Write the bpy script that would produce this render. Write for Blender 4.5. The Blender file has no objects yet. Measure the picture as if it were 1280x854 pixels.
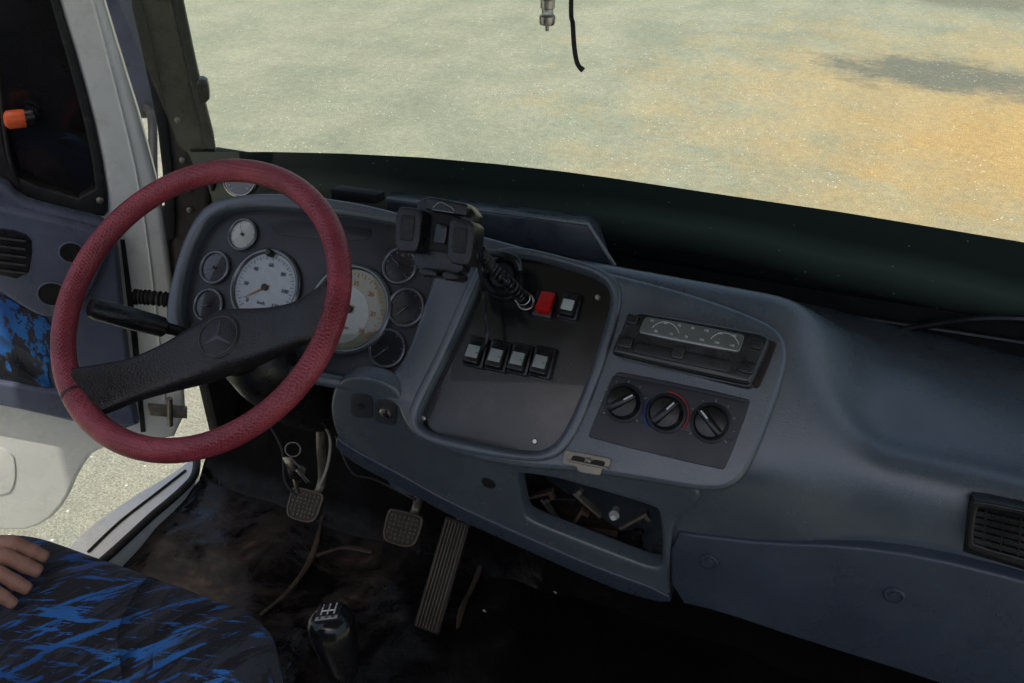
import bpy, bmesh, math, random
from mathutils import Vector, Matrix, noise
random.seed(4)
V=Vector
scene=bpy.context.scene
COL=scene.collection
# ---------------------------------------------------------------- camera
yaw=math.radians(22); pit=math.radians(32.4); FP=1100.0
C=V((0,0,1.4))
F=V((-math.sin(yaw)*math.cos(pit),math.cos(yaw)*math.cos(pit),-math.sin(pit)))
R=V((math.cos(yaw),math.sin(yaw),0)); U=R.cross(F)
cam=bpy.data.cameras.new("camera"); cam.lens=FP/1280*36; cam.sensor_width=36
cam.clip_start=0.02; cam.clip_end=2000
co=bpy.data.objects.new("camera",cam); COL.objects.link(co)
m=Matrix((R,U,-F)).transposed().to_4x4(); m.translation=C; co.matrix_world=m
scene.camera=co
scene.view_settings.view_transform='Standard'; scene.view_settings.look='None'; scene.view_settings.exposure=0

# survey helpers: bearings measured from the photo, intersected with real surfaces
def D(x,y): return F+R*((x-640)/FP)+U*((427-y)/FP)
def onZ(x,y,z): d=D(x,y); return C+d*((z-C.z)/d.z)
def onY(x,y,yy): d=D(x,y); return C+d*((yy-C.y)/d.y)
def at(x,y,t): return C+D(x,y)*t
class Plane:
    def __init__(s,P0,n):
        s.P0=V(P0); s.n=V(n).normalized(); s.u=V((0,0,1)).cross(s.n).normalized(); s.v=s.n.cross(s.u)
    def hit(s,x,y,off=0):
        P0=s.P0+s.n*off; d=D(x,y); return C+d*((P0-C).dot(s.n)/d.dot(s.n))
    def loc(s,x,y,off=0):
        p=s.hit(x,y,off)-s.P0; return (p.dot(s.u),p.dot(s.v))
    def w(s,a,b,off=0): return s.P0+s.u*a+s.v*b+s.n*off
S=Plane((0,.985,.777),(0,-.77,.64))
L=Plane((0,.885,.65),(0,-.988,-.155))
DP=Plane((-1.25,1.15,.5),(.643,-.766,0))
GP=Plane((0,.912,.5),(0,-1,0))

# ---------------------------------------------------------------- materials
def nd(nt,t,**k):
    n=nt.nodes.new(t)
    for a,b in k.items(): setattr(n,a,b)
    return n
def newmat(name):
    m=bpy.data.materials.new(name); m.use_nodes=True; nt=m.node_tree
    return m,nt,nt.nodes['Principled BSDF']
def M(name,col,rough=.5,metal=0,var=.18,vs=14,bump=0,bs=300,dust=0,dcol=(.25,.21,.16),coat=0,spec=.5,rvar=.12,wave=0):
    m,nt,b=newmat(name); lk=nt.links.new
    tc=nd(nt,'ShaderNodeTexCoord'); no=nd(nt,'ShaderNodeTexNoise'); no.inputs['Scale'].default_value=vs; no.inputs['Detail'].default_value=6; no.inputs['Roughness'].default_value=.65
    lk(tc.outputs['Object'],no.inputs['Vector'])
    r=nd(nt,'ShaderNodeValToRGB'); r.color_ramp.elements[0].position=.3; r.color_ramp.elements[1].position=.7
    r.color_ramp.elements[0].color=tuple(c*(1-var) for c in col)+(1,); r.color_ramp.elements[1].color=tuple(min(1,c*(1+var)) for c in col)+(1,)
    lk(no.outputs[0],r.inputs[0]); out=r.outputs[0]
    if dust:
        n2=nd(nt,'ShaderNodeTexNoise'); n2.inputs['Scale'].default_value=vs*3.1; n2.inputs['Detail'].default_value=10; n2.inputs['Roughness'].default_value=.75
        lk(tc.outputs['Object'],n2.inputs['Vector'])
        mr=nd(nt,'ShaderNodeMapRange'); mr.inputs[1].default_value=.52; mr.inputs[2].default_value=.8; mr.inputs[4].default_value=dust; lk(n2.outputs[0],mr.inputs[0])
        mx=nd(nt,'ShaderNodeMixRGB'); lk(mr.outputs[0],mx.inputs[0]); lk(out,mx.inputs[1]); mx.inputs[2].default_value=dcol+(1,); out=mx.outputs[0]
    lk(out,b.inputs['Base Color'])
    mr2=nd(nt,'ShaderNodeMapRange'); mr2.inputs[1].default_value=.35; mr2.inputs[2].default_value=.65; mr2.inputs[3].default_value=max(.02,rough-rvar); mr2.inputs[4].default_value=min(1,rough+rvar); lk(no.outputs[0],mr2.inputs[0]); lk(mr2.outputs[0],b.inputs['Roughness'])
    b.inputs['Metallic'].default_value=metal; b.inputs['Specular IOR Level'].default_value=spec
    b.inputs['Coat Weight'].default_value=coat
    last=None
    if wave:
        n4=nd(nt,'ShaderNodeTexNoise'); n4.inputs['Scale'].default_value=6; n4.inputs['Detail'].default_value=1; lk(tc.outputs['Object'],n4.inputs['Vector'])
        bq=nd(nt,'ShaderNodeBump'); bq.inputs['Strength'].default_value=wave; bq.inputs['Distance'].default_value=.02; lk(n4.outputs[0],bq.inputs['Height']); last=bq.outputs[0]
        lk(last,b.inputs['Normal'])
    if bump:
        n3=nd(nt,'ShaderNodeTexNoise'); n3.inputs['Scale'].default_value=bs; n3.inputs['Detail'].default_value=3
        lk(tc.outputs['Object'],n3.inputs['Vector'])
        bp=nd(nt,'ShaderNodeBump'); bp.inputs['Strength'].default_value=bump; bp.inputs['Distance'].default_value=.002
        lk(n3.outputs[0],bp.inputs['Height']); lk(bp.outputs[0],b.inputs['Normal'])
        if last: lk(last,bp.inputs['Normal'])
    return m
dash=M('dash_plastic',(.090,.112,.134),.27,var=.16,vs=6,bump=.20,bs=700,dust=.18,dcol=(.24,.23,.20),spec=1.0,rvar=.07)
dash2=M('glove_plastic',(.048,.064,.092),.32,var=.14,vs=7,bump=.22,bs=700,dust=.12,dcol=(.22,.21,.19),spec=.7)
clusterm=M('cluster_plastic',(.042,.044,.052),.42,var=.12,vs=10,bump=.15,bs=700,dust=.15)
black=M('black_plastic',(.012,.012,.013),.3,bump=.1,bs=500,dust=.12,vs=25)
blackm=M('black_matt',(.008,.008,.009),.75,dust=.08)
rubber=M('black_rubber',(.014,.014,.014),.6,dust=.3,vs=12)
gloss=M('gloss_black_panel',(.010,.010,.011),.22,var=.3,vs=7,dust=.10,dcol=(.07,.065,.06),coat=.35,spec=.6,rvar=.10,wave=.10)
knobm=M('knob_black',(.009,.009,.010),.22)
chrome=M('worn_metal',(.5,.48,.44),.3,metal=1,var=.3,vs=60)
steel=M('dirty_steel',(.28,.26,.22),.45,metal=.7,var=.35,vs=60,dust=.5)
white=M('white_mark',(.75,.75,.72),.5,var=.05)
greymark=M('grey_mark',(.30,.31,.31),.5,var=.05)
dimmark=M('dim_mark',(.15,.155,.16),.5,var=.05)
greyface=M('switch_grey',(.36,.39,.36),.4,var=.15)
palecap=M('switch_pale',(.55,.60,.56),.35,var=.1)
whitepaint=M('white_paint',(.86,.87,.82),.26,var=.04,vs=5,dust=.45,dcol=(.36,.31,.24),coat=.5)
redm=M('red_switch',(.55,.012,.015),.3,var=.1)
redarc=M('red_arc',(.38,.03,.03),.4,var=.1)
orange=M('orange_cap',(.85,.13,.03),.35,var=.08)
doortrim=M('door_trim',(.10,.118,.175),.34,var=.15,vs=8,bump=.25,bs=600,dust=.2)
pillarm=M('pillar_trim',(.085,.075,.062),.32,var=.45,vs=9,bump=.2,bs=200,dust=.55)
headliner=M('headliner',(.24,.24,.23),.9)
rearw=M('rear_block_cloth',(.12,.12,.12),.9)
darkhole=M('hole_black',(.004,.004,.004),.9)
bluepaint=M('mirror_plastic',(.045,.05,.075),.35)
spokem=M('wheel_spoke',(.022,.020,.021),.36,var=.25,vs=18,bump=.5,bs=350,dust=.12)
starm=M('emblem_grey',(.065,.06,.065),.3)
dialdark=M('dial_dark',(.030,.034,.038),.16,var=.15,coat=1)
stripm=M('lamp_strip',(.022,.023,.026),.4,var=.15)
diallight=M('dial_light',(.36,.41,.42),.25,var=.16,vs=22,coat=1)
dialwhite=M('dial_white',(.58,.60,.54),.25,var=.12,vs=22,coat=1)
dialinner=M('dial_inner',(.44,.47,.42),.25,var=.15,vs=22,coat=1)
dialgrey=M('dial_cream',(.28,.28,.18),.25,var=.15,coat=1)
dialor=M('dial_orange',(.55,.22,.03),.5)
bezel=M('bezel',(.17,.18,.19),.22,metal=.6)
skin=M('skin',(.46,.24,.17),.5,var=.18,vs=35,bump=.5,bs=180,rvar=.08)
nailm=M('nail',(.55,.33,.27),.3,var=.05)
sleevem=M('sleeve_cloth',(.20,.22,.26),.85,bump=.6,bs=500)
brown=M('tray_brown',(.07,.045,.032),.7,var=.5,vs=40,dust=.6)
gapm=M('gap_dark',(.03,.02,.015),.8,var=.4,dust=.3)
bluem=M('blue_mark',(.03,.07,.32),.5)
radbody=M('radio_grey',(.016,.017,.018),.26,var=.15,vs=20,dust=.08,coat=.3)
radglass=M('radio_window',(.17,.18,.175),.12,var=.2,coat=1,metal=.3)
weltm=M('welt_brown',(.05,.035,.024),.6,var=.5,vs=12,dust=.7,dcol=(.20,.145,.09))

def rim_mat():
    m,nt,b=newmat('maroon_leather'); lk=nt.links.new
    tc=nd(nt,'ShaderNodeTexCoord')
    vo=nd(nt,'ShaderNodeTexVoronoi'); vo.inputs['Scale'].default_value=260; vo.inputs['Randomness'].default_value=.3; lk(tc.outputs['Object'],vo.inputs['Vector'])
    no=nd(nt,'ShaderNodeTexNoise'); no.inputs['Scale'].default_value=16; no.inputs['Detail'].default_value=8; lk(tc.outputs['Object'],no.inputs['Vector'])
    r=nd(nt,'ShaderNodeValToRGB'); r.color_ramp.elements[0].position=.3; r.color_ramp.elements[0].color=(.24,.030,.042,1); r.color_ramp.elements[1].position=.75; r.color_ramp.elements[1].color=(.48,.075,.095,1); lk(no.outputs[0],r.inputs[0])
    r2=nd(nt,'ShaderNodeValToRGB'); r2.color_ramp.elements[0].position=.10; r2.color_ramp.elements[0].color=(.30,.30,.30,1); r2.color_ramp.elements[1].position=.34; lk(vo.outputs['Distance'],r2.inputs[0])
    mx=nd(nt,'ShaderNodeMixRGB',blend_type='MULTIPLY'); mx.inputs[0].default_value=1; lk(r.outputs[0],mx.inputs[1]); lk(r2.outputs[0],mx.inputs[2]); lk(mx.outputs[0],b.inputs['Base Color'])
    b.inputs['Roughness'].default_value=.30
    bp=nd(nt,'ShaderNodeBump'); bp.inputs['Strength'].default_value=.8; bp.inputs['Distance'].default_value=.0014; lk(vo.outputs['Distance'],bp.inputs['Height']); lk(bp.outputs[0],b.inputs['Normal'])
    return m
rimm=rim_mat()
def fabric_mat():
    m,nt,b=newmat('blue_black_fabric'); lk=nt.links.new
    tc=nd(nt,'ShaderNodeTexCoord')
    def stroke(rot,sc,seed,lo,soft=.03):
        mp0=nd(nt,'ShaderNodeMapping'); mp0.inputs['Rotation'].default_value=(0,0,rot); lk(tc.outputs['Object'],mp0.inputs[0])
        mp=nd(nt,'ShaderNodeMapping'); mp.inputs['Scale'].default_value=(1,6,1); mp.inputs['Location'].default_value=(seed,seed*.7,0)
        lk(mp0.outputs[0],mp.inputs[0]); n=nd(nt,'ShaderNodeTexNoise'); n.inputs['Scale'].default_value=sc; n.inputs['Detail'].default_value=6; n.inputs['Roughness'].default_value=.68; lk(mp.outputs[0],n.inputs[0])
        r=nd(nt,'ShaderNodeMapRange'); r.inputs[1].default_value=lo; r.inputs[2].default_value=lo+soft; lk(n.outputs[0],r.inputs[0]); return r.outputs[0]
    a=stroke(-1.0,9,0,.540); c=stroke(-.3,10,5,.565)
    mxs=nd(nt,'ShaderNodeMath',operation='MAXIMUM'); lk(a,mxs.inputs[0]); lk(c,mxs.inputs[1])
    base=nd(nt,'ShaderNodeMixRGB'); g=stroke(-1.3,7,9,.5)
    lk(g,base.inputs[0]); base.inputs[1].default_value=(.012,.013,.018,1); base.inputs[2].default_value=(.035,.04,.055,1)
    nb=nd(nt,'ShaderNodeTexNoise'); nb.inputs['Scale'].default_value=8; lk(tc.outputs['Object'],nb.inputs[0])
    bc=nd(nt,'ShaderNodeValToRGB'); bc.color_ramp.elements[0].color=(.015,.10,.36,1); bc.color_ramp.elements[1].color=(.03,.23,.66,1); bc.color_ramp.elements[0].position=.35; bc.color_ramp.elements[1].position=.65; lk(nb.outputs[0],bc.inputs[0])
    mx=nd(nt,'ShaderNodeMixRGB'); lk(mxs.outputs[0],mx.inputs[0]); lk(base.outputs[0],mx.inputs[1]); lk(bc.outputs[0],mx.inputs[2]); lk(mx.outputs[0],b.inputs['Base Color'])
    b.inputs['Roughness'].default_value=.85; b.inputs['Sheen Weight'].default_value=.1
    wv=nd(nt,'ShaderNodeTexNoise'); wv.inputs['Scale'].default_value=420; lk(tc.outputs['Object'],wv.inputs[0])
    bp=nd(nt,'ShaderNodeBump'); bp.inputs['Strength'].default_value=.8; bp.inputs['Distance'].default_value=.002; lk(wv.outputs[0],bp.inputs['Height'])
    prev=bp.outputs[0]
    for rot,sc in ((0,2.2),(1.1,1.9)):
        mq=nd(nt,'ShaderNodeMapping'); mq.inputs['Rotation'].default_value=(0,0,rot); lk(tc.outputs['Object'],mq.inputs[0])
        w2=nd(nt,'ShaderNodeTexWave'); w2.inputs['Scale'].default_value=sc; w2.inputs['Distortion'].default_value=2.0; w2.bands_direction='DIAGONAL'; lk(mq.outputs[0],w2.inputs[0])
        cr=nd(nt,'ShaderNodeMapRange'); cr.inputs[1].default_value=0; cr.inputs[2].default_value=.09; lk(w2.outputs[1],cr.inputs[0])
        bp2=nd(nt,'ShaderNodeBump'); bp2.inputs['Strength'].default_value=1; bp2.inputs['Distance'].default_value=.014; lk(cr.outputs[0],bp2.inputs['Height']); lk(prev,bp2.inputs['Normal']); prev=bp2.outputs[0]
    lk(prev,b.inputs['Normal'])
    return m
fabric=fabric_mat()
def floor_mat():
    m,nt,b=newmat('dirty_shaded_floor_mat'); lk=nt.links.new
    tc=nd(nt,'ShaderNodeTexCoord'); n=nd(nt,'ShaderNodeTexNoise'); n.inputs['Scale'].default_value=4.0; n.inputs['Detail'].default_value=12; n.inputs['Roughness'].default_value=.74; n.inputs['Distortion'].default_value=.7; lk(tc.outputs['Object'],n.inputs[0])
    sx=nd(nt,'ShaderNodeSeparateXYZ'); lk(tc.outputs['Object'],sx.inputs[0])
    def rng(i,a,c,lo,hi):
        x=nd(nt,'ShaderNodeMapRange'); x.inputs[1].default_value=a; x.inputs[2].default_value=c; x.inputs[3].default_value=lo; x.inputs[4].default_value=hi; lk(i,x.inputs[0]); return x.outputs[0]
    def add_(a,c,op='ADD'):
        x=nd(nt,'ShaderNodeMath',operation=op); lk(a,x.inputs[0]); lk(c,x.inputs[1]); return x.outputs[0]
    v=add_(add_(n.outputs[0],rng(sx.outputs[0],-.75,-.38,0.,-.28)),rng(sx.outputs[1],1.12,1.26,0,-.25))  # shade painted into the dirt colour: darker under the dash and to the right
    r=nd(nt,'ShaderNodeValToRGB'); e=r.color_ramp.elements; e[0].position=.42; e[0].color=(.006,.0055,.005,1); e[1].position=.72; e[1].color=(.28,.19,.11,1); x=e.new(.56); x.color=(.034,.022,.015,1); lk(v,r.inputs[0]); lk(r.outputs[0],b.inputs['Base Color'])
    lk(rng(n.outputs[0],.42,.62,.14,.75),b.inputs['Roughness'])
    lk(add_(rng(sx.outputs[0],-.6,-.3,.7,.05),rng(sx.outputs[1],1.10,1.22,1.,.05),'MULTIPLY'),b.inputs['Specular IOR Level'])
    n2=nd(nt,'ShaderNodeTexNoise'); n2.inputs['Scale'].default_value=11; n2.inputs['Detail'].default_value=6; lk(tc.outputs['Object'],n2.inputs[0])
    bp=nd(nt,'ShaderNodeBump'); bp.inputs['Strength'].default_value=.45; bp.inputs['Distance'].default_value=.02; lk(n2.outputs[0],bp.inputs['Height']); lk(bp.outputs[0],b.inputs['Normal'])
    return m
floorm=floor_mat()
def ground_mat():
    m,nt,b=newmat('sandy_ground'); lk=nt.links.new
    tc=nd(nt,'ShaderNodeTexCoord')
    def N(s,d=8,ro=.65,vec=None):
        n=nd(nt,'ShaderNodeTexNoise'); n.inputs['Scale'].default_value=s; n.inputs['Detail'].default_value=d; n.inputs['Roughness'].default_value=ro; lk(vec or tc.outputs['Object'],n.inputs[0]); return n.outputs[0]
    def mix(f,a,c,bt='MIX'):
        x=nd(nt,'ShaderNodeMixRGB',blend_type=bt)
        if isinstance(f,float): x.inputs[0].default_value=f
        else: lk(f,x.inputs[0])
        for i,q in ((1,a),(2,c)):
            if isinstance(q,tuple): x.inputs[i].default_value=q+(1,)
            else: lk(q,x.inputs[i])
        return x.outputs[0]
    def rng(i,a,c,lo=0.,hi=1.):
        x=nd(nt,'ShaderNodeMapRange'); x.inputs[1].default_value=a; x.inputs[2].default_value=c; x.inputs[3].default_value=lo; x.inputs[4].default_value=hi; lk(i,x.inputs[0]); return x.outputs[0]
    def blob(cx,cy,sx,sy,rot,r0,r1,ns=2.2,amp=2.4,mxv=1.):
        mp=nd(nt,'ShaderNodeMapping',vector_type='TEXTURE'); mp.inputs['Location'].default_value=(cx,cy,-1); mp.inputs['Rotation'].default_value=(0,0,rot); mp.inputs['Scale'].default_value=(sx,sy,1); lk(tc.outputs['Object'],mp.inputs[0])
        ln=nd(nt,'ShaderNodeVectorMath',operation='LENGTH'); lk(mp.outputs[0],ln.inputs[0])
        a=nd(nt,'ShaderNodeMath',operation='MULTIPLY_ADD'); lk(N(ns,10,.76),a.inputs[0]); a.inputs[1].default_value=amp; lk(ln.outputs['Value'],a.inputs[2])
        return rng(a.outputs[0],r0+amp/2,r1+amp/2,mxv,0.)
    base=mix(rng(N(1.1,10,.75),.40,.62),(.305,.325,.255),(.39,.39,.30))
    base=mix(blob(1.2,8.2,3.0,3.2,0.25,.3,1.3,1.3,3.4,.9),base,(.50,.39,.22))
    base=mix(blob(1.5,7.4,1.7,1.9,0.1,.3,1.1,1.8,3.0,.9),base,(.54,.37,.17))
    base=mix(blob(.70,9.55,1.35,.75,-.15,.5,1.0,2.2,2.2,.9),base,(.18,.19,.165))
    base=mix(blob(1.3,13.6,1.8,.8,0.,.5,1.0,1.6,2.0,.9),base,(.22,.22,.18))
    mp=nd(nt,'ShaderNodeMapping'); mp.inputs['Rotation'].default_value=(0,0,.9); mp.inputs['Scale'].default_value=(1.6,.3,1); lk(tc.outputs['Object'],mp.inputs[0])
    tr=rng(N(1.0,7,.6,mp.outputs[0]),.35,.65,.94,1.05); base=mix(1.,base,tr,'MULTIPLY')
    fine=rng(N(95,4,.9),.36,.64,.50,1.48); base=mix(1.,base,fine,'MULTIPLY')
    med=rng(N(14,9,.85),.36,.64,.80,1.18); base=mix(1.,base,med,'MULTIPLY')
    vo=nd(nt,'ShaderNodeTexVoronoi'); vo.inputs['Scale'].default_value=22; lk(tc.outputs['Object'],vo.inputs[0])
    sp=rng(vo.outputs['Distance'],.10,.16,1.,0.)
    sel=rng(N(3.0,6,.7),.50,.54); mm=nd(nt,'ShaderNodeMath',operation='MULTIPLY'); lk(sp,mm.inputs[0]); lk(sel,mm.inputs[1])
    base=mix(mm.outputs[0],base,(.88,.86,.78))
    lk(base,b.inputs['Base Color']); b.inputs['Roughness'].default_value=.95; b.inputs['Specular IOR Level'].default_value=.2
    bp=nd(nt,'ShaderNodeBump'); bp.inputs['Strength'].default_value=.7; bp.inputs['Distance'].default_value=.012; lk(N(70,6,.85),bp.inputs['Height']); lk(bp.outputs[0],b.inputs['Normal'])
    return m
groundm=ground_mat()
def glass_mat():
    m=bpy.data.materials.new('windscreen_glass'); m.use_nodes=True; nt=m.node_tree; nt.nodes.clear(); lk=nt.links.new
    o=nd(nt,'ShaderNodeOutputMaterial'); t=nd(nt,'ShaderNodeBsdfTransparent'); t.inputs[0].default_value=(.88,.93,.85,1)
    g=nd(nt,'ShaderNodeBsdfGlossy'); g.inputs['Roughness'].default_value=.03
    fr=nd(nt,'ShaderNodeFresnel'); fr.inputs[0].default_value=1.3; mx=nd(nt,'ShaderNodeMixShader'); lk(fr.outputs[0],mx.inputs[0]); lk(t.outputs[0],mx.inputs[1]); lk(g.outputs[0],mx.inputs[2]); lk(mx.outputs[0],o.inputs[0]); return m
glassm=glass_mat()
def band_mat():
    m,nt,b=newmat('dark_green_band'); lk=nt.links.new
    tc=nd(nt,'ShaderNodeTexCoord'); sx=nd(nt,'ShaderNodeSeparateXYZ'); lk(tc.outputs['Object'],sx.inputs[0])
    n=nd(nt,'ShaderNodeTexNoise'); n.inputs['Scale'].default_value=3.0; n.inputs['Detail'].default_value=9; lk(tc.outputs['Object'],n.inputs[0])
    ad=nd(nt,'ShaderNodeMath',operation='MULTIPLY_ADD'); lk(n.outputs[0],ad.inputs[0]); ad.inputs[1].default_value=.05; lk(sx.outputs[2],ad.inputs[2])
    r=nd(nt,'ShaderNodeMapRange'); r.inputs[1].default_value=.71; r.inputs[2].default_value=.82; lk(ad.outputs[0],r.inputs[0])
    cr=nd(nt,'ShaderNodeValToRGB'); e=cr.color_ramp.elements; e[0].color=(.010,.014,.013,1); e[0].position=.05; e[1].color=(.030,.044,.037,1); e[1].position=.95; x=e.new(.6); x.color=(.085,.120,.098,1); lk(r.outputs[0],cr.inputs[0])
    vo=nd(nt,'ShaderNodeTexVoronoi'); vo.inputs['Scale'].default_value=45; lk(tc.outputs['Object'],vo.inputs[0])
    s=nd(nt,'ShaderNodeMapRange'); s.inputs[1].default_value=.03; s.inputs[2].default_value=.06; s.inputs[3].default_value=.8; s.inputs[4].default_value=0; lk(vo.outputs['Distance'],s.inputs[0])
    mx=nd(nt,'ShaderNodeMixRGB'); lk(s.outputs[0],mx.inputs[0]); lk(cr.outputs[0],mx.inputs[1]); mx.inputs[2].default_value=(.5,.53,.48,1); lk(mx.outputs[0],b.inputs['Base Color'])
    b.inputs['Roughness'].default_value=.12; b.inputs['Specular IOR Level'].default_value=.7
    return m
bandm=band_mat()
doorglass=M('door_window',(.014,.013,.014),.12,var=.2,vs=6,dust=.1,dcol=(.05,.04,.04))

# ---------------------------------------------------------------- mesh helpers
def fin(me):
    me.shade_smooth()
    try: me.set_sharp_from_angle(angle=math.radians(38))
    except Exception: pass
def mk(name,verts,faces,mat):
    me=bpy.data.meshes.new(name); me.from_pydata([tuple(v) for v in verts],[],faces); me.validate(); me.update()
    bm=bmesh.new(); bm.from_mesh(me); bmesh.ops.recalc_face_normals(bm,faces=bm.faces[:]); bm.to_mesh(me); bm.free()
    me.materials.append(mat); fin(me)
    ob=bpy.data.objects.new(name,me); COL.objects.link(ob); return ob
def join(name,objs):
    vs=[];fs=[];mi=[];mats=[]
    for o in objs:
        b=len(vs); vs+= [o.matrix_world@v.co for v in o.data.vertices]
        mp={}
        for i,mm in enumerate(o.data.materials):
            if mm not in mats: mats.append(mm)
            mp[i]=mats.index(mm)
        for p in o.data.polygons:
            fs.append([b+i for i in p.vertices]); mi.append(mp.get(p.material_index,0))
    me=bpy.data.meshes.new(name); me.from_pydata([tuple(v) for v in vs],[],fs)
    for mm in mats: me.materials.append(mm)
    for p,i in zip(me.polygons,mi): p.material_index=i
    me.update(); fin(me)
    for o in objs: bpy.data.objects.remove(o)
    ob=bpy.data.objects.new(name,me); COL.objects.link(ob); return ob
def evalmesh(ob,name):
    dg=bpy.context.evaluated_depsgraph_get(); dg.update()
    return bpy.data.meshes.new_from_object(ob.evaluated_get(dg))
def bake(ob):
    bpy.context.view_layer.update()
    me=evalmesh(ob,ob.name); mats=[mm for mm in ob.data.materials]
    ob.modifiers.clear(); ob.data=me
    if not me.materials:
        for mm in mats: me.materials.append(mm)
    fin(me); return ob
def chaikin(p,it=2):
    p=[V((a[0],a[1])) for a in p]
    for _ in range(it):
        q=[]
        for i in range(len(p)):
            a=p[i]; b=p[(i+1)%len(p)]; q+= [a*.75+b*.25,a*.25+b*.75]
        p=q
    return p
def sharp(px,d=7):
    q=[]; n=len(px)
    for i in range(n):
        p=V(px[i]); a=V(px[i-1]); b=V(px[(i+1)%n])
        q+= [tuple(p+(a-p).normalized()*min(d,(a-p).length*.4)),tuple(p+(b-p).normalized()*min(d,(b-p).length*.4))]
    return q
def plate_local(name,splines,frame,front,thick,bevel,mat):
    cu=bpy.data.curves.new(name,'CURVE'); cu.dimensions='2D'; cu.fill_mode='BOTH'
    cu.extrude=max(.0001,thick/2-bevel); cu.bevel_depth=bevel; cu.bevel_resolution=3; cu.offset=-bevel
    for sp in splines:
        s=cu.splines.new('POLY'); s.points.add(len(sp)-1)
        for i,p in enumerate(sp): s.points[i].co=(p[0],p[1],0,1)
        s.use_cyclic_u=True
    ob=bpy.data.objects.new(name,cu); COL.objects.link(ob); bpy.context.view_layer.update()
    me=evalmesh(ob,name); bpy.data.objects.remove(ob)
    mt=Matrix((frame.u,frame.v,frame.n)).transposed().to_4x4(); mt.translation=frame.P0+frame.n*(front-thick/2)
    me.transform(mt); me.materials.clear(); me.materials.append(mat)
    bm=bmesh.new(); bm.from_mesh(me); bmesh.ops.remove_doubles(bm,verts=bm.verts[:],dist=1e-6); bm.to_mesh(me); bm.free()
    for p in me.polygons: p.material_index=0
    fin(me); o=bpy.data.objects.new(name,me); COL.objects.link(o); return o
def plate(name,pxs,frame,front,thick,bevel,mat,it=2):
    if not isinstance(pxs[0],list): pxs=[pxs]
    sp=[]
    for px in pxs:
        l=[frame.loc(x,y,front) for x,y in px]; sp.append(chaikin(l,it) if it else [V(a) for a in l])
    return plate_local(name,sp,frame,front,thick,bevel,mat)
def sweep(name,pts,rad,mat,seg=12,flat=1.0,cap=True,upv=None):
    pts=[V(p) for p in pts]; n=len(pts)
    if not hasattr(rad,'__len__'): rad=[rad]*n
    vs=[];fs=[]; prev=None
    for i,p in enumerate(pts):
        t=(pts[min(i+1,n-1)]-pts[max(i-1,0)]).normalized()
        if upv is not None: a=V(upv)
        elif prev is not None: a=prev
        else: a=V((0,0,1)) if abs(t.z)<.9 else V((1,0,0))
        a=(a-t*a.dot(t)).normalized(); prev=a; b=t.cross(a)
        for k in range(seg):
            th=2*math.pi*k/seg; vs.append(p+a*(math.cos(th)*rad[i]*flat)+b*(math.sin(th)*rad[i]))
    for i in range(n-1):
        for k in range(seg):
            fs.append([i*seg+k,i*seg+(k+1)%seg,(i+1)*seg+(k+1)%seg,(i+1)*seg+k])
    if cap: fs.append(list(range(seg))[::-1]); fs.append([(n-1)*seg+k for k in range(seg)])
    return mk(name,vs,fs,mat)
def smoothpath(p,k=6):
    p=[V(a) for a in p]; out=[]
    for i in range(len(p)-1):
        a=p[max(i-1,0)];b=p[i];c=p[i+1];d=p[min(i+2,len(p)-1)]
        for j in range(k):
            t=j/k; out.append(.5*((2*b)+(-a+c)*t+(2*a-5*b+4*c-d)*t*t+(-a+3*b-3*c+d)*t**3))
    out.append(p[-1]); return out
def helix(path,rad,turns,k=14):
    P=smoothpath(path,12); n=len(P); L_=[0]
    for i in range(1,n): L_.append(L_[-1]+(P[i]-P[i-1]).length)
    tot=L_[-1]; out=[]; N_=int(turns*k); a=None
    for j in range(N_+1):
        s=tot*j/N_; i=1
        while i<n-1 and L_[i]<s: i+=1
        f=(s-L_[i-1])/max(1e-9,L_[i]-L_[i-1]); p=P[i-1].lerp(P[i],f); t=(P[i]-P[i-1]).normalized()
        if a is None: a=V((0,0,1))
        a=(a-t*a.dot(t)).normalized(); b=t.cross(a); th=2*math.pi*j/k
        out.append(p+a*math.cos(th)*rad+b*math.sin(th)*rad)
    return out
def lathe(name,c,ax,prof,mat,seg=32,ref=None):
    c=V(c); ax=V(ax).normalized(); a=V(ref) if ref else (V((0,0,1)) if abs(ax.z)<.9 else V((1,0,0)))
    a=(a-ax*a.dot(ax)).normalized(); b=ax.cross(a); vs=[];fs=[]
    for r,h in prof:
        for k in range(seg):
            th=2*math.pi*k/seg; vs.append(c+ax*h+a*math.cos(th)*r+b*math.sin(th)*r)
    for i in range(len(prof)-1):
        for k in range(seg): fs.append([i*seg+k,i*seg+(k+1)%seg,(i+1)*seg+(k+1)%seg,(i+1)*seg+k])
    fs.append(list(range(seg))[::-1]); fs.append([(len(prof)-1)*seg+k for k in range(seg)])
    return mk(name,vs,fs,mat)
def torus(name,c,ax,Rr,r,mat,s1=96,s2=20,a0=0,a1=2*math.pi):
    c=V(c); fr=Plane(c,ax); vs=[];fs=[]; full=abs(a1-a0-2*math.pi)<1e-6; nn=s1 if full else s1+1
    for i in range(nn):
        th=a0+(a1-a0)*i/s1; d=fr.u*math.cos(th)+fr.v*math.sin(th)
        for k in range(s2):
            ph=2*math.pi*k/s2; vs.append(c+d*(Rr+r*math.cos(ph))+fr.n*(r*math.sin(ph)))
    for i in range(s1):
        j=(i+1)%nn
        for k in range(s2): fs.append([i*s2+k,j*s2+k,j*s2+(k+1)%s2,i*s2+(k+1)%s2])
    return mk(name,vs,fs,mat)
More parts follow.
